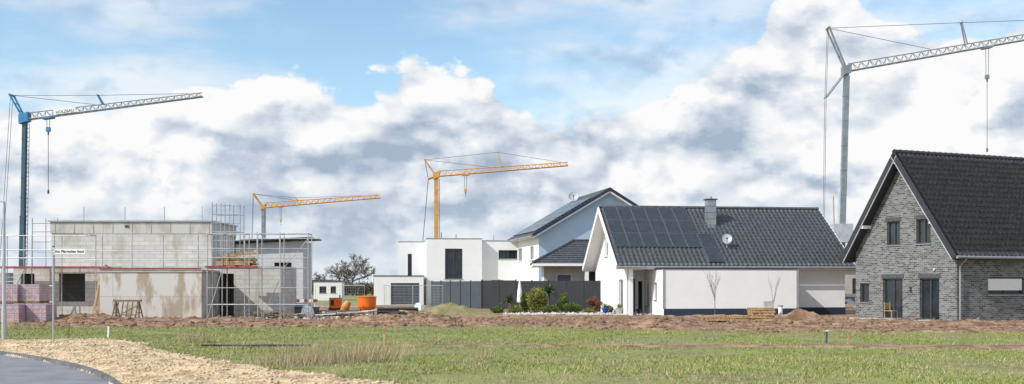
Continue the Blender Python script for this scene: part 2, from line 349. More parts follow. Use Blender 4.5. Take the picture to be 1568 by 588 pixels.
of=Vector((-ov,0,EZ+.12))-Vf*(Lr-hl); ob_=Vector((LW+ov,GW,EZ+.12))-Vb*(Lr-hl)
slab(r,of,(1,0,0),Vf,LW+2*ov,Lr,.2,m_dark); slab(r,ob_,(-1,0,0),Vb,LW+2*ov,Lr,.2,m_dark)
r.cyl((-ov,GW/2,RZ+.2),(LW+ov,GW/2,RZ+.2),.13,m_tile,8)
for k_ in range(38): r.cyl((-ov+k_*.4,GW/2,RZ+.2),(-ov+k_*.4+.06,GW/2,RZ+.2),.15,m_tile,8)
for s_,o_,V_ in((1,of,Vf),(-1,ob_,Vb)):
    x=-ov-.02
    o2=Vector((x,o_.y,o_.z)); n_=Vector((1,0,0)).cross(Vf) if s_==1 else Vector((-1,0,0)).cross(Vb)
    r.obox(o2+V_*Lr/2-n_*.07,V_*Lr/2,n_*.16,Vector((.02,0,0)),m_dark)
    r.obox(o2+V_*Lr/2-n_*.26,V_*Lr/2,n_*.02,Vector((.03,0,0)),m_lgrey)
for yy_ in (1.2,GW-1.2,GW/2): r.box(-ov+.02,0,yy_-.08,yy_+.08,prof(yy_)-.35,prof(yy_)-.17,m_whitepaint)
r.obj('roof_structure',H)
tiles('roof_tiles',of+Vector((0,0,0)),(1,0,0),Vf,LW+2*ov,Lr,m_tile,H,amp=.045,step=.08)
tiles('roof_tiles_back',ob_,(-1,0,0),Vb,LW+2*ov,Lr,m_tile,H)
t=MB(); gz=of.z-.02; gy=of.y-.08
t.cyl((-ov,gy,gz),(LW+ov,gy,gz),.08,m_zinc,8)
t.cyl((.12,gy,gz),(.12,-.1,gz-.45),.045,m_zinc); t.cyl((.12,-.1,gz-.45),(.12,-.1,.05),.045,m_zinc,8)
for s0,s1,z in((1.17,2.54,2.3),(3.78,5.29,2.3),(1.76,2.78,5.45),(3.98,4.98,5.45)):
    t.box(-.025,-.002,s0-.1,s1+.1,z+.02,z+.24,m_lintel)
t.cyl((-.12,1.45,2.75),(-.02,1.45,2.8),.05,m_whitepaint)
for z in(1.6,1.75): t.box(-.07,-.004,3.1,3.22,z,z+.1,m_dark)
t.obj('gutter_and_trim',H)
tr=MB(); tr.box(-2.2,-.3,.6,6.2,.0,.12,m_conc); tr.obj('terrace_slab',H)
ch=empty('garden_chair',(20.2,52.2,.12),30); c_=MB()
for dx in(-.22,.22):
    c_.cyl((dx,-.22,0),(dx,-.22,.45),.02,m_wood); c_.cyl((dx,.22,0),(dx,.26,.92),.02,m_wood)
c_.box(-.25,.25,-.25,.24,.44,.47,m_wood)
for k_ in range(4): c_.box(-.22,.22,.25,.27,.55+k_*.09,.61+k_*.09,m_wood)
c_.obj('frame',ch)
# ------------------------------------------------------------------ white bungalow with solar roof
H=empty('white_bungalow',(6.55,61,0),7); EZ=3.1;RZ=7.14;hw=5.5;LW=15.6
w=MB()
gp=lambda u: 3.1+(RZ-EZ)/hw*min(u,9.8-u)+.35
wall(w,(.8,10.4),(.8,.6),0,EZ,m_white,[(3.2,4.2,3.9,5.2,'w',1),(7.4,8.6,.4,2.3,'w',1)],prof=gp,extra=[4.9],fr=m_framew)
wall(w,(.8,3),(10.9,3),0,EZ+1.6,m_white,[(.25,1.1,.1,2.35,'p'),(1.3,1.6,.3,2.2,'w',1)])
wall(w,(10.9,.6),(15.2,.6),.5,3.3,m_white); wall(w,(15.2,.6),(15.2,10.4),0,EZ,m_white,prof=gp,extra=[4.9])
w.box(10.92,15.22,.56,.62,0,.5,m_plinth)
w.box(.8,15.2,10.3,10.4,0,3.3,m_white); w.box(10.85,10.95,.65,3,0,3.3,m_white)
w.box(.85,1.1,.35,.6,0,3.1,m_white)
w.obj('walls',H)
g_=MB(); wall(g_,(2.5,3),(2.5,-1.8),.02,2.9,m_white,[(.5,1.1,.6,2.1,'w',1),(2.6,3.1,1.0,2.1,'w',1)],fr=m_dark)
wall(g_,(2.5,-1.8),(10.9,-1.8),.5,2.9,m_white); wall(g_,(10.9,-1.8),(10.9,.6),.02,2.9,m_white)
g_.box(2.48,10.92,-1.83,-1.75,0,.5,m_plinth)
g_.box(2.46,10.94,-1.84,3,2.9,2.96,m_dark)
g_.box(2.42,2.5,-1.85,-1.77,.5,2.9,m_zinc)
g_.cyl((10.98,-1.86,.1),(10.98,-1.86,2.9),.04,m_zinc,8)
g_.obj('garage',H)
r=MB(); Vf=Vector((0,hw,RZ-EZ)).normalized();Vb=Vector((0,-hw,RZ-EZ)).normalized(); hl=math.hypot(hw,RZ-EZ)
slab(r,(0,0,EZ),(1,0,0),Vf,LW,hl,.22,m_whitepaint); slab(r,(LW,2*hw,EZ),(-1,0,0),Vb,LW,hl,.22,m_whitepaint)
for V_,y0 in((Vf,0),(Vb,11)):
    for x in(-.025,LW+.025):
        n_=Vector((1,0,0)).cross(Vf) if y0==0 else Vector((-1,0,0)).cross(Vb)
        r.obox(Vector((x,y0,EZ))+V_*hl/2-n_*.06,V_*hl/2,n_*.17,Vector((.022,0,0)),m_whitepaint)
r.cyl((0,hw,RZ+.1),(LW,hw,RZ+.1),.12,m_tile2,8)
r.cyl((0,-.1,EZ-.05),(LW,-.1,EZ-.05),.08,m_zinc,8)
r.obj('roof_structure',H)
tiles('roof_tiles',(0,0,EZ),(1,0,0),Vf,LW,hl,m_tile2,H,amp=.035,step=.065); tiles('roof_tiles_back',(LW,2*hw,EZ),(-1,0,0),Vb,LW,hl,m_tile2,H)
sp=MB(); nrm=Vector((1,0,0)).cross(Vf)
def panel(x,v,wd,ht):
    c=Vector((x+wd/2,0,EZ))+Vf*(v+ht/2)+nrm*.17
    sp.obox(c,Vector((wd/2-.008,0,0)),Vf*(ht/2-.008),nrm*.02,m_pvframe)
    sp.obox(c+nrm*.022,Vector((wd/2-.03,0,0)),Vf*(ht/2-.03),nrm*.003,m_solar)
for i in range(6):
    for j in range(3): panel(.2+i*.96,1.95+j*1.58,.96,1.58)
for j in range(2): panel(5.0+.96,.3+j*1.6,.96,1.58)  # dark panels standing in for the chimney's shadow on the tiles
sp.obj('solar_panels',H)
cm=MB(); zr=lambda y: EZ+(RZ-EZ)/hw*y
cm.box(7.0,7.6,3.6,4.2,zr(3.3),RZ+.5,m_zinc); cm.box(6.92,7.68,3.52,4.28,RZ+.5,RZ+.57,m_dark); cm.cyl((7.3,3.9,RZ+.55),(7.3,3.9,RZ+.75),.12,m_alu,8)
for k_ in range(4): cm.box(6.99,7.61,3.59,4.21,RZ-1.2+k_*.42,RZ-1.18+k_*.42,m_dark)
cm.obj('chimney',H)
def dish(name,parent,c,rr,direction,mat,mast):
    d=MB(); D=Vector(direction).normalized(); t_=Vector((0,0,1)); u=D.cross(t_).normalized(); v_=u.cross(D)
    ns,nr=18,4; V=[Vector((0,0,0))];F=[]
    for i in range(1,nr+1):
        q=rr*i/nr
        for j in range(ns):
            a=2*math.pi*j/ns; V.append(u*math.cos(a)*q+v_*math.sin(a)*q*1.08+D*(q*q/rr*.3))
    for j in range(ns): F.append((0,1+j,1+(j+1)%ns))
    for i in range(nr-1):
        for j in range(ns): F.append((1+i*ns+j,1+(i+1)*ns+j,1+(i+1)*ns+(j+1)%ns,1+i*ns+(j+1)%ns))
    c=Vector(c); d.add([c+p for p in V],F,mat)
    d.cyl(c-v_*rr,c+D*rr*1.2-v_*rr*.3,.02,m_dark); d.cyl(c+D*rr*1.1-v_*rr*.35,c+D*rr*1.35-v_*rr*.2,.05,m_dark)
    d.cyl(c-D*.05,c-D*.1+Vector((0,0,-mast)),.03,m_steel)
    d.obj(name,parent)
dish('satellite_dish',H,(7.6,1.5,zr(1.5)+.7),.32,(-.3,-1,.35),m_lgrey,.9)
# ------------------------------------------------------------------ pale blue two-storey house
H=empty('pale_blue_house',(2.4,88,0),12); hw=6.5;EZ=6.65;RZ=10.5;LB=10
w=MB(); gp=lambda u: EZ+(RZ-EZ)*(1-abs(u-hw)/hw)-.1
wall(w,(0,0),(2*hw,0),0,EZ,m_bluehouse,[(8,9.4,4,5.4,'w',2)],prof=gp,extra=[hw],fr=m_framew)
wall(w,(0,LB),(0,0),0,EZ,m_white,[(1.2,3.2,4.2,5.5,'w',2),(6.4,8.0,4.2,5.5,'w',2),(6.4,8.0,1,2.3,'w',2)],fr=m_framew)
w.box(2*hw-.1,2*hw,0,LB,0,EZ,m_bluehouse); w.box(0,2*hw,LB-.1,LB,0,EZ,m_white)
w.obj('walls',H)
r=MB(); Vl=Vector((hw,0,RZ-EZ)).normalized();Vr=Vector((-hw,0,RZ-EZ)).normalized();hl=math.hypot(hw,RZ-EZ); eo=.8
ol=Vector((0,LB+.6,EZ+.1))-Vl*eo; orr=Vector((2*hw,-.6,EZ+.1))-Vr*eo
slab(r,ol,(0,-1,0),Vl,LB+1.2,hl+eo,.25,m_whitepaint); slab(r,orr,(0,1,0),Vr,LB+1.2,hl+eo,.25,m_whitepaint)
for o_,V_ in((Vector((0,-.63,EZ+.1))-Vl*eo,Vl),(Vector((2*hw,-.63,EZ+.1))-Vr*eo,Vr)):
    n_=Vector((-V_.z,0,V_.x)) if V_.x>0 else Vector((V_.z,0,-V_.x))
    if n_.z<0:n_=-n_
    r.obox(o_+V_*(hl+eo)/2+n_*.02,V_*(hl+eo)/2,n_*.13,Vector((0,.02,0)),m_plinth)
r.cyl((hw,-.6,RZ+.15),(hw,LB+.6,RZ+.15),.13,m_tile2,8)
r.cyl((ol.x-.08,-.6,ol.z-.05),(ol.x-.08,LB+.6,ol.z-.05),.08,m_zinc,8)
r.obj('roof_structure',H)
tiles('roof_tiles',ol,(0,-1,0),Vl,LB+1.2,hl+eo,m_tile2,H); tiles('roof_tiles_right',orr,(0,1,0),Vr,LB+1.2,hl+eo,m_tile2,H)
sp=MB(); nrm=Vector((-Vl.z,0,Vl.x))
for i in range(9):
    for j in range(5):
        c=ol+Vector((0,-1.3-i*1.05,0))+Vl*(1.2+j*1.25)+nrm*.17
        sp.obox(c,Vector((0,.5,0)),Vl*.6,nrm*.02,m_pvframe); sp.obox(c+nrm*.022,Vector((0,.47,0)),Vl*.57,nrm*.003,m_solar)
sp.obj('solar_panels',H)
dish('satellite_dish',H,(3.9,2.5,10.1),.45,(-.2,-1,.4),m_lgrey,1.6)
# hip-roofed annex
H=empty('hip_roof_garage',(0,0,0)); w=MB()
wall(w,(2.5,77),(8.6,77),0,3.55,m_beigebrick,[(1,2.2,1.5,2.8,'w',1),(3.4,4.9,1.9,3.1,'w',2)],fr=m_framew); wall(w,(2.5,83),(2.5,77),0,3.55,m_white,[(2,3.4,1,2.6,'w',2)])
w.box(8.5,8.6,77,83,0,3.55,m_white);w.box(2.5,8.6,82.9,83,0,3.55,m_white)
for x in (5.8,7.4): w.box(x-.15,x+.15,75.9,76.2,0,3.4,m_white)
w.obj('walls',H)
r=MB(); x0,x1,y0,y1,ze,za=1.6,9.4,75.6,84,3.6,5.5; ra,rb_=5.0,7.6; ym=(y0+y1)/2
A=[(x0,y0,ze),(x1,y0,ze),(x1,y1,ze),(x0,y1,ze),(ra,ym,za),(rb_,ym,za)]
r.add(A,[(0,1,5,4),(2,3,4,5),(3,0,4),(1,2,5)],m_tile2); r.box(x0,x1,y0,y1,ze-.2,ze-.004,m_whitepaint)
for k_ in range(1,12):
    f=k_/12; z=ze+(za-ze)*f+.03; xa=x0+(ra-x0)*f; xb=x1+(rb_-x1)*f; ya=y0+(ym-y0)*f
    r.cyl((xa,ya,z),(xb,ya,z),.05,m_tile2,5); r.cyl((xa,ya,z),(xa,y1+(ym-y1)*f,z),.05,m_tile2,5)
for a,c in((0,4),(1,5),(2,5),(3,4),(4,5)): r.cyl(Vector(A[a])+Vector((0,0,.08)),Vector(A[c])+Vector((0,0,.08)),.1,m_tile2,6)
r.obj('roof',H)
# ------------------------------------------------------------------ flat-roofed white house
H=empty('flat_roof_house',(-8.3,95,0),6); w=MB()
wall(w,(0,0),(5.4,0),0,6.4,m_white,[(1.8,3.5,2.5,5.45,'w',2),(1.8,3.5,.2,2.2,'w',2)]); wall(w,(0,9),(0,0),0,6.4,m_white,[(2,3.5,3.8,5.2,'w',1)])
wall(w,(5.4,0),(5.4,.8),0,6.4,m_white)
wall(w,(5.4,.8),(11,.8),0,6.25,m_white,[(1.7,3.6,4.5,5.35,'w',2),(1.0,2.2,.3,2.4,'w',1)])
w.box(10.9,11,.9,9,0,6.25,m_white); w.box(0,11,8.95,9.05,0,6.2,m_white)
w.box(-.04,5.44,-.04,9,6.4,6.47,m_zinc); w.box(5.45,11.05,.75,9,6.25,6.32,m_zinc)
wall(w,(-2.7,2.5),(-.01,2.5),0,6.2,m_white,[(.9,1.3,1,5,'w',1)]); wall(w,(-2.7,8),(-2.7,2.5),0,6.2,m_white); w.box(-2.74,-.05,2.46,8,6.2,6.26,m_zinc)
w.cyl((3,3,6.4),(3,3,7.0),.06,m_zinc); w.cyl((6.8,3,6.3),(6.8,3,6.9),.06,m_zinc); w.cyl((1.6,5,6.4),(1.6,5,7.3),.05,m_dark)
w.obj('walls',H)
g_=MB(); wall(g_,(-5,-1.5),(-.3,-1.5),0,2.75,m_white,[(1.6,4.3,.05,2.1,'p')]); wall(g_,(-5,4),(-5,-1.5),0,2.75,m_white); wall(g_,(-.3,-1.5),(-.3,0),0,2.75,m_white); g_.box(-5.05,-.25,-1.55,4,2.75,2.83,m_dark)
g_.obj('garage',H)
def smallhouse(name,x,y,wd,dp,h,mat,roof=0):
    e_=empty(name,(x,y,0),5); w=MB(); wall(w,(0,0),(wd,0),0,h,mat,[(wd*.2,wd*.45,.9,h*.75,'w',2),(wd*.6,wd*.8,.9,h*.75,'w',1)]); wall(w,(0,dp),(0,0),0,h,mat)
    wall(w,(wd,0),(wd,dp),0,h,mat); wall(w,(wd,dp),(0,dp),0,h,mat)
    if roof: 
        w.add([(-.3,-.3,h),(wd+.3,-.3,h),(wd+.3,dp+.3,h),(-.3,dp+.3,h),(-.3,dp/2,h+roof),(wd+.3,dp/2,h+roof)],[(0,1,5,4),(2,3,4,5),(0,4,3),(1,2,5)],m_tile2)
    else: w.box(-.1,wd+.1,-.1,dp+.1,h,h+.15,m_dark)
    w.obj('body',e_)
smallhouse('white_site_office',-24.3,120,3.4,4,2.3,m_white)
smallhouse('distant_bungalow',-19.8,160,5,6,1.9,m_white,1.4)
smallhouse('distant_bungalow',31,92,5,6,3.4,m_beigebrick,1.2)
# ------------------------------------------------------------------ unfinished house
H=empty('unfinished_house',(0,0,0)); w=MB()
wall(w,(-28.5,56),(-13.2,56),0,2.85,m_block,[(2.6,4.1,1.0,2.6,'v'),(11.7,12.6,.05,2.6,'v'),(.4,1.2,1,2.6,'v')])
wall(w,(-28.5,66),(-28.5,56),0,2.85,m_block); wall(w,(-13.2,56),(-13.2,60),0,2.85,m_block); wall(w,(-13.2,60),(-28.5,60),0,2.85,m_block)
w.box(-28.5,-13.2,56,60,2.86,3.02,m_conc)
w.box(-28,-14,59.5,59.6,0,2.85,m_block)
w.obj('ground_floor',H)
w=MB()
wall(w,(-26.8,57),(-17.5,57),3.02,4.95,m_block); wall(w,(-26.8,62),(-26.8,57),3.02,4.95,m_block); wall(w,(-17.5,57),(-17.5,62),3.02,4.95,m_block); w.box(-26.8,-17.5,61.8,62,3.02,4.95,m_block)
w.box(-26.85,-17.45,56.95,62,4.952,5.62,m_beam); w.box(-26.95,-17.35,56.85,62.1,5.622,5.7,m_zinc)
for i in range(9): w.box(-26.6+i*1.12,-26.56+i*1.12,56.93,56.948,4.96,5.6,m_conc)
w.box(-22.5,-22.3,56.9,57,5.3,5.42,m_dark)
for x in(-25,-22.6,-20.3,-18.1): w.cyl((x,57.2,5.7),(x,57.2,6.5),.025,m_steel)
w.obj('upper_floor',H)
w=MB(); wall(w,(-22.3,53),(-16.8,53),0,2.64,m_stain); wall(w,(-22.3,56),(-22.3,53),0,2.64,m_stain); wall(w,(-16.8,53),(-16.8,56),0,2.64,m_stain); w.box(-22.35,-16.75,52.95,55.99,2.642,2.78,m_conc)
w.obj('front_bay',H)
H2=empty('pale_block_house',(0,0,0)); w=MB()
wall(w,(-20.5,68),(-14.5,68),0,4.75,m_block2,[(4.0,5.2,2.4,3.5,'w',2),(1.2,2.4,2.4,3.5,'w',2),(3.4,5.2,.2,2.2,'v')],prof=lambda u:4.7+u*.05); wall(w,(-20.5,71),(-20.5,68),0,4.7,m_block2); wall(w,(-14.5,68),(-14.5,71),0,4.95,m_block2); w.box(-20.5,-14.5,70.9,71,0,4.6,m_block2)
w.add([(-20.9,67.4,4.85),(-13.9,67.4,5.15),(-13.9,71.5,5.15),(-20.9,71.5,4.85),(-20.9,67.4,4.95),(-13.9,67.4,5.25),(-13.9,71.5,5.25),(-20.9,71.5,4.95)],[(0,3,2,1),(4,5,6,7),(0,1,5,4),(1,2,6,5),(2,3,7,6),(3,0,4,7)],m_fenceb)
w.obj('walls',H2)
SC=empty('scaffolding',(0,0,0)); s=MB(); R=.026
def post(x,y,z0,z1): s.cyl((x,y,z0),(x,y,z1),R,m_steel); s.box(x-.08,x+.08,y-.08,y+.08,z0,z0+.02,m_steel)
xs=[-28.6,-27.2,-25.5,-23.2]
for x in xs:
    post(x,54.6,0,4.75); post(x,55.5,0,4.75)
for z in(3.45,3.9,4.7): s.cyl((xs[0],54.6,z),(xs[-1],54.6,z),R,m_steel)
for x in xs: s.cyl((x,54.6,2.9),(x,55.5,2.9),R,m_steel)
s.box(-28.7,-22.4,54.62,55.48,2.88,2.94,m_wood); s.box(-28.7,-22.4,54.55,54.59,2.87,2.99,m_red)
s.cyl((-28.6,54.6,.1),(-27.2,54.6,2.8),R,m_steel)
for z in (1,1.9): s.cyl((-28.6,54.6,z),(-25.5,54.6,z),R,m_steel)
for x in(-22.2,-20.6,-18.9,-17.0):
    s.cyl((x,53.1,2.78),(x,53.1,4.75),R,m_steel)
for z in(3.3,3.8,4.7): s.cyl((-23.2,53.1,z),(-16.4,53.1,z),R*.9,m_steel)
s.box(-22.3,-16.8,52.9,52.94,2.79,2.88,m_red)
s.cyl((-23.2,54.6,4.7),(-23.2,53.1,4.7),R,m_steel)
xs=[-16.3,-15.5,-14.3,-13.6,-12.4,-10.9]
for x in xs:
    post(x,52.4,0,4.7); post(x,53.3,0,4.7)
for z in(.9,1.8,2.85,3.4,3.9,4.7): s.cyl((xs[0],52.4,z),(xs[-1],52.4,z),R*.85,m_steel)
for z in(.9,2.85,4.7): s.cyl((xs[0],53.3,z),(xs[-1],53.3,z),R*.85,m_steel)
for x in xs:
    for z in(2.85,4.7): s.cyl((x,52.4,z),(x,53.3,z),R,m_steel)
s.box(-16.4,-13.6,52.43,53.27,2.87,2.93,m_wood); s.box(-16.4,-13.6,52.33,52.37,2.87,2.98,m_red)
s.cyl((-13.6,53.3,.1),(-12.4,53.3,2.8),R*.7,m_jib); s.cyl((-12.4,53.3,2.9),(-10.9,53.3,4.7),R*.7,m_jib); s.cyl((-16.3,52.4,.1),(-15.5,52.4,2.8),R*.8,m_steel)
for x in(-17.2,-16.7,-16.2,-15.6):
    for y in (56.2,57): s.cyl((x,y,3.0),(x,y,6.7-.1*(x+17.2)),R,m_jib)
for z in(3.9,4.5,5.0,5.5,6.0,6.5): s.cyl((-17.2,56.2,z),(-15.6,56.2,z),R,m_jib)
for z in (5,6): s.cyl((-17.2,57,z),(-15.6,57,z),R,m_jib)
for x in(-14.6,-13.3): s.cyl((x,56.1,3),(x,56.1,5),R,m_steel)
s.cyl((-15.6,56.2,4.6),(-11,56.0,4.6),R,m_steel)
for x in(-28.4,-27.6,-26.9): s.cyl((x,58,3),(x,58,5.9),R,m_jib)
for z in(3.9,4.5,5.1,5.6): s.cyl((-28.4,58,z),(-26.9,58,z),R,m_jib)
s.obj('tubes_and_planks',SC)
tp=empty('timber_stack',(-15.3,54.7,2.95)); t=MB()
for k_ in range(4):
    for i in range(4): t.box(-.9+random.uniform(-.1,.1),1.1+random.uniform(-.3,.2),-.9+i*.22,-.72+i*.22,.1+k_*.12,.2+k_*.12,random.choice([m_wood,m_woodd]))
t.box(-.7,-.6,-.9,0,0,.098,m_wood); t.box(.7,.8,-.9,0,0,.098,m_wood)
t.obox((.3,-.9,.7),(1.0,0,.15),(0,.03,0),(0,0,.09),m_wood)
t.box(-.95,1.2,-1.0,.2,-.05,-.003,m_conc)
t.obj('boards',tp); 
tp=empty('trestle',(-20.1,51.2,.05)); t=MB()
for x in(-.6,.6):
    for sx in(-.12,.12):
        t.cyl((x+sx,-.35,0),(x,-.02,1.05),.035,m_woodd); t.cyl((x+sx,.35,0),(x,.02,1.05),.035,m_woodd)
    t.cyl((x,-.22,.45),(x,.22,.45),.03,m_woodd)
t.box(-.72,.72,-.09,.09,1.03,1.13,m_woodd); t.cyl((-.6,-.25,.35),(.6,-.25,.35),.03,m_woodd); t.cyl((-.6,-.3,.2),(.6,-.1,.85),.025,m_woodd)
for k_ in range(5): t.cyl((-.5+k_*.25,-.3,.02),(-.45+k_*.25,-.05,1.02),.03,m_woodd)
t.obj('frame',tp)
t=MB(); t.obox((-22.35,53.3,1.55),(.28,.0,1.5),(.07,0,-.012),(0,.02,0),m_wood); t.obox((-22.75,53.6,1.3),(.1,.35,1.28),(.05,0,0),(0,.02,-.005),m_wood); t.obj('leaning_planks')
for i,(x,y,hn) in enumerate([(-26.7,49.8,2),(-25.5,49.9,2),(-24.4,50.1,2),(-25.8,48.3,1),(-24.6,48.4,1),(-23.5,48.9,1)]):
    e_=empty('brick_pallet',(x,y,.03),random.uniform(-6,6)); t=MB()
    for l in range(hn):
        z=l*1.0; dx=random.uniform(-.05,.05)
        for k_ in range(3): t.box(-.55+dx,.55+dx,-.5+k_*.42,-.38+k_*.42,z,z+.09,m_woodd)
        t.box(-.55+dx,.55+dx,-.52,.52,z+.092,z+.12,m_wood)
        t.box(-.52+dx,.52+dx,-.48,.48,z+.122,z+.93,m_pink); t.box(-.53+dx,.53+dx,-.49,.49,z+.932,z+.96,m_foil)
        for k_ in(-.25,.25): t.box(k_-.02+dx,k_+.02+dx,-.487,-.481,z+.13,z+.93,m_foil)
        for k_ in range(1,4): t.box(-.523+dx,.523+dx,-.484,-.4805,z+.12+k_*.2,z+.132+k_*.2,m_woodd)
    t.obj('bricks',e_)
e_=empty('street_sign',(-15.45,33,0)); t=MB(); t.cyl((0,0,0),(0,0,3.25),.03,m_steel,10); t.cyl((0,0,3.25),(0,0,3.28),.035,m_dark,10)
t.box(.02,1.13,-.045,-.02,2.98,3.22,m_whitepaint)
m_ink=M('sign_ink',(.02,.02,.03),.5)
for z in(2.995,3.2): t.box(.04,1.11,-.049,-.0455,z,z+.007,m_ink)
for x in(.04,1.10): t.box(x,x+.007,-.049,-.0455,3.003,3.199,m_ink)
t.box(-.04,.04,-.05,.04,3.02,3.05,m_steel); t.box(-.04,.04,-.05,.04,3.15,3.18,m_steel)
t.obj('pole_and_plate',e_)
def text(body,parent,loc,size,mat,rz=0):
    c=bpy.data.curves.new('lettering','FONT'); c.body=body; c.size=size; c.extrude=.002; c.offset=.002; c.align_x='LEFT'
    c.materials.append(mat); o=bpy.data.objects.new('lettering',c); S.collection.objects.link(o); o.parent=parent; o.location=loc; o.rotation_euler=(rad(90),0,rad(rz)); return o
text('Am Pfarracker Insul',e_,(.07,-.05,3.06),.122,m_ink)
e_=empty('street_lamp',(-18.15,35,0)); t=MB(); t.cyl((0,0,0),(0,0,1.2),.08,m_lgrey,10); t.cyl((0,0,1.2),(0,0,4.95),.06,m_lgrey,10,.045); t.cyl((0,0,4.93),(-.5,0,5.05),.03,m_lgrey,8)
t.obox((-.75,0,5.06),(.32,0,.03),(0,.12,0),(0,0,.04),m_dark); t.obox((-.75,0,5.012),(.25,0,.025),(0,.09,0),(0,0,.006),m_whitepaint); t.obj('pole_and_head',e_)
# ------------------------------------------------------------------ cranes
def truss(mb,a,b_,h,wd,m_,r_,taper=1):
    a=Vector(a);b_=Vector(b_);d=b_-a;Ln=d.length;n=max(4,int(Ln/(h*1.15)));d/=Ln; side=d.cross(Vector((0,0,1))).normalized(); up=side.cross(d)
    def pt(i,k_,half=0):
        f=(i+half)/n; p=a+d*Ln*f; hh=h*(1-(1-taper)*f)
        return p+up*hh if k_==0 else p+side*(wd/2*k_)
    for k_ in(0,1,-1): mb.cyl(pt(0,k_),pt(n,k_),r_*1.25,m_,5)
    for i in range(n):
        for k_ in(1,-1):
            mb.cyl(pt(i,k_),pt(i,0,.5),r_*.7,m_,4); mb.cyl(pt(i,0,.5),pt(i+1,k_),r_*.7,m_,4)
        mb.cyl(pt(i,1),pt(i,-1),r_*.6,m_,4); mb.cyl(pt(i,1),pt(i+1,-1),r_*.5,m_,4)
def crane(X,Y,Hz,P,Rr,jib,postd,trolley,hook,rope,mats,yaw=0,rt=.05,mr=.2,jh=.7,lean=0):
    e_=empty('tower_crane',(X,Y,0),yaw); mm,jm,am=mats; t=MB()
    t.box(-2.1,2.1,-.15,.15,.35,.6,mm); t.box(-.15,.15,-2.1,2.1,.352,.602,mm)
    for x,y in((-2,0),(2,0),(0,-2),(0,2)): t.cyl((x,y,0),(x,y,.5),.12,m_steel,8); t.box(x-.35,x+.35,y-.35,y+.35,0,.1,m_woodd)
    t.cyl((0,0,.6),(0,0,.95),.7,mm,16); t.box(-2.6,1,-.8,.8,.96,1.2,mm)
    for k_ in range(5): t.box(-2.6,-1.2,-1,1,1.21+k_*.34,1.5+k_*.34,m_conc)
    t.obj('base_and_ballast',e_)
    t=MB(); b0=Vector((lean,0,1.2)); top=Vector((0,0,Hz)); md=top-b0
    def sq(a,c,h_,m_): t.obox((a+c)/2,(h_,0,0),(0,h_,0),(c-a)/2,m_)
    sq(b0,b0+md*.45,mr*1.25,mm); sq(b0+md*.45,top,mr,mm)
    for k_ in range(1,9): 
        c=b0+md*(k_/9); hh=(mr*1.35 if k_/9<.46 else mr*1.12)
        t.obox(c,(hh,0,0),(0,hh,0),(0,0,.05),mm)
    t.cyl(b0+Vector((mr*1.6,0,0)),b0+md*.98+Vector((mr*1.5,0,0)),.025,mm,4)
    t.cyl(b0+Vector((mr*1.6,.3,0)),b0+md*.98+Vector((mr*1.5,.3,0)),.025,mm,4)
    for k_ in range(40): 
        c=b0+md*(k_/40)+Vector((mr*1.55,0,0)); t.cyl(c,c+Vector((0,.3,0)),.02,mm,4)
    t.obox(top+Vector((0,0,.1)),(.35,0,.1),(0,.3,0),(0,0,.35),am)
    t.obj('mast',e_)
    t=MB(); hd=Vector((.25,0,Hz)); J=Vector((jib[0],0,Hz+jib[1])); truss(t,hd,J,jh,jh*.8,jm,rt,.6)
    slope=jib[1]/jib[0]
    for sy in(-.35,.35):
        t.cyl((0,sy*.6,Hz),(P[0],sy,Hz+P[1]),rt*1.8,am,6)
        if Rr: t.cyl((0,sy*.6,Hz),(Rr[0],sy,Hz+Rr[1]),rt*1.6,am,6)
    t.cyl((P[0],-.4,Hz+P[1]),(P[0],.4,Hz+P[1]),rt*2,am,6)
    for f in(.35,.65): 
        t.cyl((P[0]*f,-.3,Hz+P[1]*f),(P[0]*f,.3,Hz+P[1]*f),rt,am,5)
    pt_=None
    if postd:
        bx,pz=postd; zb=Hz+bx*slope+jh*.8
        for sy in(-.2,.2): t.cyl((bx+.3,sy,zb),(bx-.1,sy*.5,Hz+pz),rt*1.4,am,5)
        t.cyl((bx-.1,-.2,Hz+pz),(bx-.1,.2,Hz+pz),rt*1.6,am,5)
        pt_=Vector((bx-.1,0,Hz+pz))
    t.obj('jib',e_)
    t=MB(); Pt=Vector((P[0],0,Hz+P[1])); cr=rt*.45
    if pt_: t.cyl(Pt,pt_,cr,m_cable,4); t.cyl(pt_,(jib[0]*.97,0,Hz+jib[1]*.97+jh*.6),cr,m_cable,4)
    mid=.42*(postd[0] if postd else jib[0])+ (3 if postd else 0)
    t.cyl(Pt,(mid,0,Hz+mid*slope+jh*.9),cr,m_cable,4)
    Rp=Vector((Rr[0],0,Hz+Rr[1])) if Rr else None
    for sy in(-.18,.18):
        o=Vector((0,sy,0))
        if Rp is not None: t.cyl(Pt+o,Rp+o,cr,m_cable,4); t.cyl(Rp+o,(-1.9,sy,2.4),cr,m_cable,4)
        else: t.cyl(Pt+o,(-1.9,sy,2.4),cr,m_cable,4)
    tx=trolley; tz=Hz+tx*slope-.12
    t.obox((tx,0,tz),(.4,0,.4*slope),(0,.3,0),(0,0,.06),am)
    for dx in(-.12,.12): t.cyl((tx+dx,0,tz),(tx+dx*.8,0,tz-hook),.018+cr*.3,m_cable,4)
    t.box(tx-.15,tx+.15,-.1,.1,tz-hook-.35,tz-hook,am); t.cyl((tx,0,tz-hook-.6),(tx,0,tz-hook-.35),.06,m_red,6)
    t.cyl((tx,0,tz-hook-rope),(tx,0,tz-hook-.5),.02+cr*.2,m_cable,4)
    if rope>1: t.cyl((tx,0,tz-hook-rope-.3),(tx,0,tz-hook-rope),.07,m_cable,6)
    t.obj('cables_and_hook',e_)
    return e_
c1=crane(-37.3,75,14.6,(-1.0,1.85),None,(13.6,1.75),(5.7,1.85),1.8,.7,4.8,(m_bluecr,m_jib,m_blueap),rt=.04,mr=.14,jh=.5,lean=-.25)
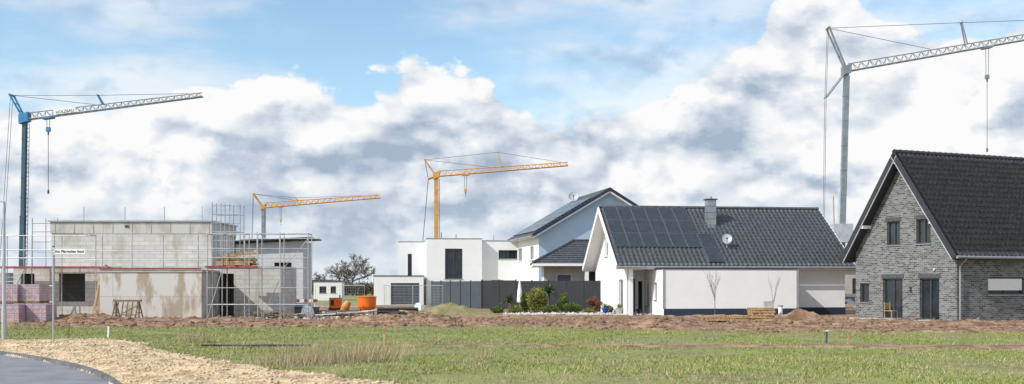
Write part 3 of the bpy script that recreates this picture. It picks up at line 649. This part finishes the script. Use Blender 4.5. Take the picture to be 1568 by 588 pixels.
t=MB(); t.obox((3.2,-.35,14.6+.62),(.85,0,.11),(0,.01,0),(-.02,0,.2),m_whitepaint); t.obj('name_board',c1)
tx_=text('HOLZBAU',c1,(2.55,-.365,14.98),.3,m_ink); tx_.rotation_euler=(rad(90),rad(-7.4),0)
crane(-38.1,150,13.7,(-1.5,2.1),None,(17.9,1.5),(5,1.5),2.7,1.8,1,(m_greycr,m_yellow,m_yellow),rt=.06,mr=.22,jh=.75)
crane(-8.5,110,14.1,(-1.3,1.85),(-.9,-.3),(14.8,1.2),(7,2.7),3.3,1.6,.9,(m_yellow,m_yellow,m_yellow),rt=.045,mr=.22,jh=.6)
c4=crane(27.3,80,19.4,(-1.5,3.5),(-1.7,-2.2),(24,4.2),(9.5,3.95),11.5,2.2,6,(m_greycr,m_jib,m_greycr),rt=.045,mr=.18,jh=.6,lean=-.5)
t=MB(); t.box(-1.2,.4,-.5,.5,5.4,6.9,m_lgrey); t.cyl((-.6,0,6.9),(-.5,0,10),.14,m_lgrey,8); t.cyl((-.9,.2,6),(-1.0,.2,9.2),.05,m_yellow,6); t.obj('hydraulic_unit',c4)
# ------------------------------------------------------------------ fences
e_=empty('garden_fence',(0,0,0)); t=MB()
def fence(p,q,h,m_,step=1.9):
    p=Vector((*p,0));q=Vector((*q,0));n=max(1,round((q-p).length/step));d=(q-p)/n;u=d.normalized();nn=Vector((u.y,-u.x,0))
    for i in range(n+1): c=p+d*i; t.obox(c+Vector((0,0,h/2+.03)),u*.045,nn*.045,(0,0,h/2+.03),m_dark)
    for i in range(n):
        c=p+d*(i+.5); hl_=d.length/2-.05
        k=int(h/.15)
        for j in range(k): t.obox(c+Vector((0,0,.06+(j+.5)*(h-.06)/k)),u*hl_,nn*.012,(0,0,(h-.06)/k/2-.007),m_)
        t.obox(c+Vector((0,0,h/2)),u*hl_,nn*.004,(0,0,h/2-.05),m_dark)
fence((-2.45,79),(-7.2,88),2.25,m_fenceb)
fence((-2.4,79),(0.3,76.5),2.3,m_fence); fence((.3,76.5),(6.4,69.5),2.25,m_fence)
t.obj('panels',e_)
e_=empty('construction_fence',(0,0,0)); t=MB()
def mesh(p,q,h):
    p=Vector((*p,0));q=Vector((*q,0));n=max(1,round((q-p).length/3.4));d=(q-p)/n
    for i in range(n):
        a=p+d*(i+.01);c=p+d*(i+.99)
        for z in(.15,h): t.cyl(a+Vector((0,0,z)),c+Vector((0,0,z)),.022,m_steel,5)
        for s_ in(a,c): t.cyl(s_,s_+Vector((0,0,h)),.022,m_steel,5)
        for k_ in range(1,22): x=a+(c-a)*k_/22; t.cyl(x+Vector((0,0,.15)),x+Vector((0,0,h)),.006,m_steel,3,cap=False)
        for k_ in range(1,8): z=.15+(h-.15)*k_/8; t.cyl(a+Vector((0,0,z)),c+Vector((0,0,z)),.005,m_steel,3,cap=False)
        t.box(a.x-.12,a.x+.12,a.y-.3,a.y+.3,0,.14,m_conc)
mesh((-10.2,78),(-5.2,74),1.9); mesh((-16.5,82),(-12,80),1.9)
t.obj('panels',e_)
e_=empty('warning_barrier',(-14.3,66,.03)); t=MB()
for k_ in range(8): t.box(-1.2+k_*.3,-1.2+(k_+1)*.3-.004,-.02,.02,.75,.95,m_red if k_%2 else m_whitepaint)
for x in(-1,1): t.box(x-.03,x+.03,.022,.06,0,.95,m_whitepaint); t.box(x-.2,x+.2,-.2,.25,0,.08,m_black)
t.obj('boards',e_)
# ------------------------------------------------------------------ plants
def leafcloud(name,cx,cy,z0,rx,ry,rz,n,size,mat,parent=None,lump=.35):
    d=np.random.randn(n,3);d/=np.linalg.norm(d,axis=1)[:,None]
    q=np.random.rand(n)**.45; ph=np.arctan2(d[:,1],d[:,0]); lum=1+lump*(fbm(ph*2+5,d[:,2]*2.5+5,int(abs(cx)*10)%97)*2)
    P=d*(q*lum)[:,None]*np.array([rx,ry,rz])+np.array([cx,cy,z0+rz])
    P[:,2]=np.maximum(P[:,2],.05)
    a=np.random.randn(n,3);a/=np.linalg.norm(a,axis=1)[:,None];b_=np.cross(a,np.random.randn(n,3));b_/=np.linalg.norm(b_,axis=1)[:,None]
    s_=size*(.5+np.random.rand(n))[:,None]
    V=np.stack([P-a*s_,P+b_*s_*.5,P+a*s_,P-b_*s_*.5],1).reshape(-1,3)
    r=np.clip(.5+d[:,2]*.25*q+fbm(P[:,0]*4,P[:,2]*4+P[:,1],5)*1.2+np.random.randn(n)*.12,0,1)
    return npmesh(name,V,np.arange(4*n).reshape(-1,4),mat,rnd=np.repeat(r,4),parent=parent)
def bare(name,x,y,h,spread,depth,mat,r0,sd,trunk=.25,nb=3,minr=.004,first=2):
    rnd=random.Random(sd); t=MB()
    def br(p,d,l,r,k):
        q=p+d*l; t.cyl(p,q,r,mat,5 if k>2 else 3,r*.65,cap=False)
        if k==0:return
        for i in range(nb if k<depth else nb+first):
            a=Vector((rnd.gauss(0,1),rnd.gauss(0,1),rnd.gauss(0,.55)+.25)).normalized()
            nd=(d*(1-spread)+a*spread).normalized(); st=p+d*l*rnd.uniform(.5,1)
            br(st,nd,l*rnd.uniform(.62,.85),max(minr,r*.62),k-1)
    br(Vector((0,0,0)),Vector((rnd.uniform(-.05,.05),0,1)).normalized(),h*trunk,r0,depth)
    return t.obj(name,loc=(x,y,0))
bare('bare_tree',-32.5,200,21,.55,6,m_bark,.24,3,.16,3,.035,4)
bare('bare_tree',-41.5,210,9,.6,5,m_bark,.2,8,.2,3,.035)
bare('bare_tree',-39,180,7,.6,5,m_bark,.2,18,.22,3,.035)
bare('bare_tree',-29,215,8,.6,5,m_bark,.2,28,.22,3,.035)
bare('young_tree',11.8,57,2.6,.25,3,m_bark,.028,5,.45,3,.006,1)
bare('young_tree',14.9,56,2.2,.22,3,m_bark,.022,6,.5,2,.005,1)
bare('bare_shrub',5.5,66,2.0,.55,5,m_redbark,.06,9,.22,4,.012)
bare('bare_shrub',8.2,63.2,.9,.6,4,m_redbark,.03,12,.2,4,.01)
def palm(x,y,h,n,ln,sd):
    rnd=random.Random(sd); e_=empty('palm',(x,y,0)); t=MB(); t.cyl((0,0,0),(0,0,h),.1,m_bark,8,.08); t.obj('trunk',e_)
    V=[];r=[]
    for i in range(n):
        a=rnd.random()*6.28; el=rnd.uniform(-.3,1.3); d=Vector((math.cos(a)*math.cos(el),math.sin(a)*math.cos(el),math.sin(el))); L_=ln*rnd.uniform(.7,1.1)
        side=d.cross(Vector((0,0,1))).normalized()*.035; p0=Vector((0,0,h)); p1=p0+d*L_*.6; p2=p0+d*L_+Vector((0,0,-.25*L_))
        V+=[p0-side,p0+side,p1+side,p1-side, p1-side,p1+side,p2+side*.2,p2-side*.2]; q=rnd.random(); r+=[q]*8
    V=np.array([tuple(v) for v in V]); npmesh('fronds',V,np.arange(len(V)).reshape(-1,4),m_bush,rnd=np.array(r),parent=e_)
palm(-.2,68,.75,110,.85,1); palm(2.6,69,1.4,130,.95,2); palm(3.0,66.5,.3,60,.55,4)
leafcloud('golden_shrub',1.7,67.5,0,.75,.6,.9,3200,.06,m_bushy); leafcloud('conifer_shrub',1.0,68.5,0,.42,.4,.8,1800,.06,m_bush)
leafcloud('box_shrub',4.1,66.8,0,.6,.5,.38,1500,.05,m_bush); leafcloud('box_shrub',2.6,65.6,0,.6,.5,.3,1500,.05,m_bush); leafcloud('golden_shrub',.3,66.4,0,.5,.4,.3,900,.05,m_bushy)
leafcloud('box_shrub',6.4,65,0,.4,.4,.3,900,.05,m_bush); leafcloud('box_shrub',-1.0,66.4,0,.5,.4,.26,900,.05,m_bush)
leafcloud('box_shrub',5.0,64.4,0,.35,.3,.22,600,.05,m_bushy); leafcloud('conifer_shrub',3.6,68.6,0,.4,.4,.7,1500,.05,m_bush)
e_=empty('folded_parasol',(.55,70,0)); t=MB(); t.cyl((0,0,0),(0,0,2.4),.03,m_steel,8); t.cyl((0,0,.7),(0,0,1.5),.22,m_whitepaint,10,.17); t.cyl((0,0,1.5),(0,0,2.35),.17,m_whitepaint,10,.03); t.cyl((0,0,0),(0,0,.1),.35,m_conc,12); t.obj('canopy_and_pole',e_)
n=22000; x=np.random.uniform(-420,420,n); y=np.random.uniform(380,470,n); top=2.2+np.clip(fbm(x*.03,x*0,44)*14,0,6)+fbm(x*.2,x*0+3,45)*3
z=np.random.rand(n)**.8*np.maximum(top,.6); a=np.random.randn(n,3); a/=np.linalg.norm(a,axis=1)[:,None]; b2=np.cross(a,np.random.randn(n,3)); P=np.stack([x,y,z],-1)
V=np.stack([P-a*.7,P+b2*.3,P+a*.7],1).reshape(-1,3); npmesh('distant_treeline',V,np.arange(3*n).reshape(-1,3),m_tree_d,rnd=np.repeat(np.random.rand(n),3))
leafcloud('distant_hedge',-27,170,0,7,1.5,1.1,4000,.16,m_tree_d); leafcloud('distant_hedge',-37,185,0,6,1.5,1.4,3000,.18,m_tree_d)
e_=empty('wind_turbine',(-355,2500,0)); t=MB(); t.cyl((0,0,0),(0,0,40),1.6,m_whitepaint,10,.9); t.box(-1.2,1.2,-3,3,39,41.5,m_whitepaint)
for a in(20,140,260): d=Vector((math.sin(rad(a)),0,math.cos(rad(a)))); t.cyl(Vector((0,-4,40)),Vector((0,-4,40))+d*17,1.0,m_whitepaint,6,.25)
t.obj('tower_and_rotor',e_)
# ------------------------------------------------------------------ site objects
e_=empty('orange_silo_bucket',(-9.1,61.5,.03)); t=MB()
t.cyl((0,0,.25),(0,0,.55),.36,m_orange,20,.56); t.cyl((0,0,.55),(0,0,1.15),.56,m_orange,20,.58); t.cyl((0,0,1.15),(0,0,1.2),.61,m_orange,20)
for k_ in range(4): a=k_*1.57+.6; t.cyl((math.cos(a)*.45,math.sin(a)*.45,0),(math.cos(a)*.45,math.sin(a)*.45,.55),.035,m_dark)
t.obj('container',e_)
e_=empty('orange_generator',(-12.6,70,.03)); t=MB(); t.box(-.4,.4,-.35,.35,.25,1.0,m_orange); t.box(-.45,.45,-.4,.4,.1,.24,m_dark); t.box(-.3,-.05,-.36,-.352,.45,.85,m_black); t.cyl((.3,0,1.0),(.3,0,1.2),.05,m_dark)
for x in(-.3,.3): t.cyl((x,-.42,.15),(x,.42,.15),.15,m_black,12)
t.obj('housing',e_)
e_=empty('concrete_mixer',(-10.7,63,.03)); t=MB(); t.cyl((0,0,.5),(.2,0,.85),.28,m_yellow,14,.18); t.cyl((-.2,0,.2),(0,0,.5),.18,m_yellow,14,.28)
for s_ in((-.4,-.3),(.4,-.3),(-.4,.3),(.4,.3)): t.cyl((s_[0],s_[1],0),(0,0,.5),.025,m_dark)
t.obj('drum_and_stand',e_)
e_=empty('pipe_stack',(-7.0,60,.04)); t=MB()
for k_ in range(3):
    for i in range(5-k_): t.cyl((-1.2,i*.2+k_*.1-.5,.1+k_*.17),(1.1+random.uniform(-.1,.2),i*.2+k_*.1-.5,.1+k_*.17),.095,m_black,8)
t.obj('pipes',e_)
def pile(name,loc,n,sx,ms):
    e_=empty(name,loc); t=MB()
    for i in range(n):
        a=random.uniform(-.5,.5); c=(random.uniform(-sx,sx),random.uniform(-.6,.6),.06+random.random()*.3); l=random.uniform(.3,.9)
        t.obox(c,(math.cos(a)*l,math.sin(a)*l,random.uniform(-.1,.1)),(-math.sin(a)*.07,math.cos(a)*.07,0),(0,0,.028),random.choice(ms))
    t.obj('boards',e_)
pile('timber_pile',(-10.2,57.5,.05),34,1.5,[m_wood,m_woodd,m_whitepaint,m_fenceb,m_woodd]); pile('timber_pile',(-13.0,54.5,.05),22,1.2,[m_wood,m_woodd,m_jib]); pile('timber_pile',(-6,57,.05),16,1.0,[m_wood,m_woodd,m_black])
e_=empty('covered_material_stack',(-12.8,60,.04)); t=MB(); t.box(-.9,.9,-.5,.5,.1,.5,m_woodd); t.box(-.93,.93,-.53,.53,.502,.56,m_blue); t.box(-.6,.5,-.4,.4,.562,.8,m_conc); t.obj('stack',e_)
for x,y in((-11.7,56),(-6.0,63.5)):
    e_=empty('bulk_bag',(x,y,.05)); t=MB(); t.cyl((0,0,0),(0,0,.3),.32,m_whitepaint,9,.38); t.cyl((0,0,.3),(0,0,.6),.38,m_whitepaint,9,.3); t.cyl((0,0,.6),(0.03,0,.72),.3,m_whitepaint,9,.12); t.obj('bag',e_)
def pallet(t,x,y,z,a):
    u=Vector((math.cos(a),math.sin(a),0));v_=Vector((-u.y,u.x,0));c=Vector((x,y,z))
    for k_ in(-.5,0,.5): t.obox(c+v_*k_*.7+Vector((0,0,.05)),u*.6,v_*.05,(0,0,.045),m_wood)
    for k_ in range(6): t.obox(c+u*(-.5+k_*.2)+Vector((0,0,.11)),u*.06,v_*.4,(0,0,.012),m_wood)
e_=empty('pallet_stack',(12.6,49.5,.15)); t=MB()
for k_ in range(5): pallet(t,random.uniform(-.05,.05),0,k_*.135,random.uniform(-.1,.1))
pallet(t,-1.1,.2,0,.2); pallet(t,-1.1,.2,.135,.1); pallet(t,-2.3,.1,0,.05)
for i in range(7): t.obox((-2.2+random.uniform(-.4,.4),-.1+i*.1,.2+i*.01),(.7,random.uniform(-.1,.1),random.uniform(-.04,.04)),(0,.05,0),(0,0,.015),m_wood)
t.obox((.3,-.2,.85),(.22,0,0),(0,.2,0),(0,0,.14),m_conc)
t.obj('pallets',e_)
e_=empty('inspection_pipe',(13.7,50,0)); t=MB(); t.cyl((0,0,0),(0,0,.85),.11,m_whitepaint,12); t.cyl((0,0,.85),(0,0,.93),.13,m_zinc,12); t.box(-.25,.25,-.2,.2,0,.15,m_conc); t.obj('pipe',e_)
for x,y,h_,m_ in((-4.07,31.2,.62,m_wood),(10.6,33,.42,m_bluecr),(11.2,32.6,.36,m_wood),(-16.3,36,.55,m_woodd),(-15.0,36.4,.4,m_whitepaint)):
    t=MB(); t.obox((x,y,h_/2),(.028,0,0),(0,.028,0),(.01,0,h_/2),m_); t.obox((x+.01,y,h_+.01),(.031,0,0),(0,.031,0),(0,0,.02),m_whitepaint if m_ is m_bluecr else m_); t.obj('survey_stake')
def pot(x,y,m_): 
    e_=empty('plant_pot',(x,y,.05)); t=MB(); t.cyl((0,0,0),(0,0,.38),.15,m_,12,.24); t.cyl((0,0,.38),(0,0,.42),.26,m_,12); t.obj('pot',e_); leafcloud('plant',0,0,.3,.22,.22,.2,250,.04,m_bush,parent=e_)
pot(6.0,62.8,m_blue); pot(7.6,62.6,m_blue); pot(6.9,62.9,m_conc)
# ------------------------------------------------------------------ light
az=rad(-122); el=rad(38)
sd=Vector((math.sin(az)*math.cos(el),math.cos(az)*math.cos(el),math.sin(el)))
sun=bpy.data.lights.new('sun','SUN'); sun.energy=4.2; sun.angle=rad(.5); sun.color=(1,.96,.9); so=bpy.data.objects.new('sun',sun); S.collection.objects.link(so)
so.rotation_euler=(-sd).to_track_quat('-Z','Y').to_euler()
W=bpy.data.worlds.new('World'); S.world=W; W.use_nodes=True; nt=W.node_tree; N=nt.nodes; L=nt.links; N.clear()
out=N.new('ShaderNodeOutputWorld')
def mth(op,a,b=None,c=None):
    n=N.new('ShaderNodeMath'); n.operation=op
    for i,v in enumerate((a,b,c)):
        if v is None: continue
        if isinstance(v,(int,float)): n.inputs[i].default_value=v
        else: L.new(v,n.inputs[i])
    return n.outputs[0]
def mrange(v,a,b_,c=0,d=1,sm=True):
    n=N.new('ShaderNodeMapRange'); n.interpolation_type='SMOOTHSTEP' if sm else 'LINEAR'
    L.new(v,n.inputs['Value']);n.inputs['From Min'].default_value=a;n.inputs['From Max'].default_value=b_;n.inputs['To Min'].default_value=c;n.inputs['To Max'].default_value=d; return n.outputs[0]
sky=N.new('ShaderNodeTexSky'); sky.sky_type='NISHITA'; sky.sun_disc=False; sky.sun_elevation=el; sky.sun_rotation=az; sky.air_density=1.0; sky.dust_density=.6; sky.ozone_density=1.2
tint=N.new('ShaderNodeVectorMath'); tint.operation='MULTIPLY'; L.new(sky.outputs[0],tint.inputs[0]); tint.inputs[1].default_value=(1.25,1.34,1.28)
bg=N.new('ShaderNodeBackground'); bg.inputs['Strength'].default_value=.15; L.new(tint.outputs[0],bg.inputs['Color'])
tc=N.new('ShaderNodeTexCoord'); sx=N.new('ShaderNodeSeparateXYZ'); L.new(tc.outputs['Generated'],sx.inputs[0])
AZ=mth('MULTIPLY',mth('ARCTAN2',sx.outputs[0],sx.outputs[1]),180/math.pi); EL=mth('MULTIPLY',mth('ARCSINE',sx.outputs[2]),180/math.pi)
fc=N.new('ShaderNodeFloatCurve'); T=mth('MULTIPLY_ADD',AZ,1/60,.5); L.new(T,fc.inputs['Value'])
tab=[(-30,10.7),(-27.6,11),(-23.5,10.7),(-20.6,10.4),(-17.9,11.9),(-15.4,12.6),(-12.6,12.5),(-10,11.7),(-7.4,12),(-5.5,13.4),(-2.8,13.6),(-.5,12.4),(2.5,11.3),(6.3,11.6),(9.3,12.6),(11.9,13.6),(14.1,15),(15.5,16.8),(17.3,17.4),(19,16.2),(21.7,15.0),(24.9,15.0),(27.6,15.4),(30,15.4)]
cu=fc.mapping.curves[0]; 
pts=[((a+30)/60,e/20) for a,e in tab]
cu.points[0].location=pts[0]; cu.points[1].location=pts[-1]
for p in pts[1:-1]: cu.points.new(*p)
fc.mapping.update()
TOP=mth('MULTIPLY',fc.outputs[0],20)
def noise(vec,sc,de,rough=.55,out_='Fac'):
    n=N.new('ShaderNodeTexNoise'); n.inputs['Scale'].default_value=sc; n.inputs['Detail'].default_value=de; n.inputs['Roughness'].default_value=rough; L.new(vec,n.inputs['Vector']); return n.outputs[out_]
def field(off):
    mp=N.new('ShaderNodeMapping'); mp.inputs['Location'].default_value=off; mp.inputs['Scale'].default_value=(1,1,1.6); L.new(tc.outputs['Generated'],mp.inputs['Vector'])
    nf=noise(mp.outputs[0],5.5,8,.6)
    wv=N.new('ShaderNodeVectorMath'); wv.operation='MULTIPLY_ADD'; cx=N.new('ShaderNodeCombineXYZ'); L.new(nf,cx.inputs[0]); L.new(nf,cx.inputs[2]); L.new(cx.outputs[0],wv.inputs[0]); wv.inputs[1].default_value=(.12,.12,.12); L.new(mp.outputs[0],wv.inputs[2])
    v=N.new('ShaderNodeTexVoronoi'); v.feature='F1'; v.inputs['Scale'].default_value=12
    v.inputs['Detail'].default_value=2; v.inputs['Roughness'].default_value=.55
    L.new(wv.outputs[0],v.inputs['Vector'])
    puff=mth('SUBTRACT',1,v.outputs['Distance'])
    return mth('ADD',nf,mth('MULTIPLY',puff,.26))
f0=field((0,0,0)); f1=field((-.010,-.006,.024))
def blob(a0,e0,ra,re):
    x=mth('DIVIDE',mth('SUBTRACT',AZ,a0),ra);y=mth('DIVIDE',mth('SUBTRACT',EL,e0),re)
    return mth('POWER',2.718,mth('MULTIPLY',mth('ADD',mth('MULTIPLY',x,x),mth('MULTIPLY',y,y)),-1))
below=mth('SUBTRACT',TOP,EL)
fz=mth('SUBTRACT',f0,.63)
dens=mth('ADD',below,mth('MULTIPLY',fz,7.5))
amb_cloud=mrange(EL,25,40,0,1)  # cloud cover above the view, added to lift the ambient light
mpL=N.new('ShaderNodeMapping'); mpL.inputs['Scale'].default_value=(1,1,2.6); mpL.inputs['Location'].default_value=(3.1,.4,.2); L.new(tc.outputs['Generated'],mpL.inputs[0]); nL=noise(mpL.outputs[0],3.4,4)
cov=mrange(dens,-.05,.55)
mpW=N.new('ShaderNodeMapping'); mpW.inputs['Scale'].default_value=(1,1,4); mpW.inputs['Location'].default_value=(.7,.1,.9); L.new(tc.outputs['Generated'],mpW.inputs[0]); nW=noise(mpW.outputs[0],3.2,6)
wis=mth('MULTIPLY',mrange(nW,.36,.64),.72)
wis=mth('MAXIMUM',wis,mth('MULTIPLY',amb_cloud,.5))
cov=mth('MAXIMUM',cov,wis)
lit=mth('MULTIPLY',mth('SUBTRACT',f0,f1),2.7)
topb=mrange(below,-1,5,.3,0)
big=mth('MULTIPLY',mth('SUBTRACT',nL,.5),1.35)
sh=mth('ADD',mth('ADD',mth('ADD',.75,lit),topb),big)
sh=mth('ADD',sh,mth('MULTIPLY',fz,.6))
for a0,e0,ra,re,am in((12.3,8.4,2.0,1.3,-.7),(27.2,9,1.6,1.8,-.5),(-22,7,3,1.6,.2),(-12,3.6,8,1.8,-.2),(20,9,5,3,.15),(7,9.5,4,2.5,.15),(-3,11.3,4,1.8,.3)):
    sh=mth('ADD',sh,mth('MULTIPLY',blob(a0,e0,ra,re),am))
rp=N.new('ShaderNodeValToRGB'); L.new(sh,rp.inputs['Fac']); E=rp.color_ramp.elements
E[0].position=.08;E[0].color=(.40,.49,.62,1);E[1].position=.93;E[1].color=(1,1,1,1)
for p,c in((.4,(.6,.67,.77,1)),(.66,(.8,.85,.91,1))): q=E.new(p); q.color=c
hz=N.new('ShaderNodeMixRGB'); L.new(mrange(EL,0,6,.5,0),hz.inputs['Fac']); L.new(rp.outputs[0],hz.inputs['Color1']); hz.inputs['Color2'].default_value=(.72,.81,.9,1)
bgc=N.new('ShaderNodeBackground'); L.new(hz.outputs[0],bgc.inputs['Color']); bgc.inputs['Strength'].default_value=.97
ms=N.new('ShaderNodeMixShader'); L.new(cov,ms.inputs[0]); L.new(bg.outputs[0],ms.inputs[1]); L.new(bgc.outputs[0],ms.inputs[2]); L.new(ms.outputs[0],out.inputs['Surface'])
# ------------------------------------------------------------------ camera
cd=bpy.data.cameras.new('camera'); cd.sensor_width=36; cd.lens=36*1500/1568; cd.shift_y=(435-294)/1568; cd.clip_end=9000; cd.clip_start=.1
co=bpy.data.objects.new('camera',cd); S.collection.objects.link(co); co.location=(0,0,2.0); co.rotation_euler=(rad(90),0,0); S.camera=co
S.view_settings.view_transform='Standard'; S.view_settings.look='None'; S.view_settings.exposure=0
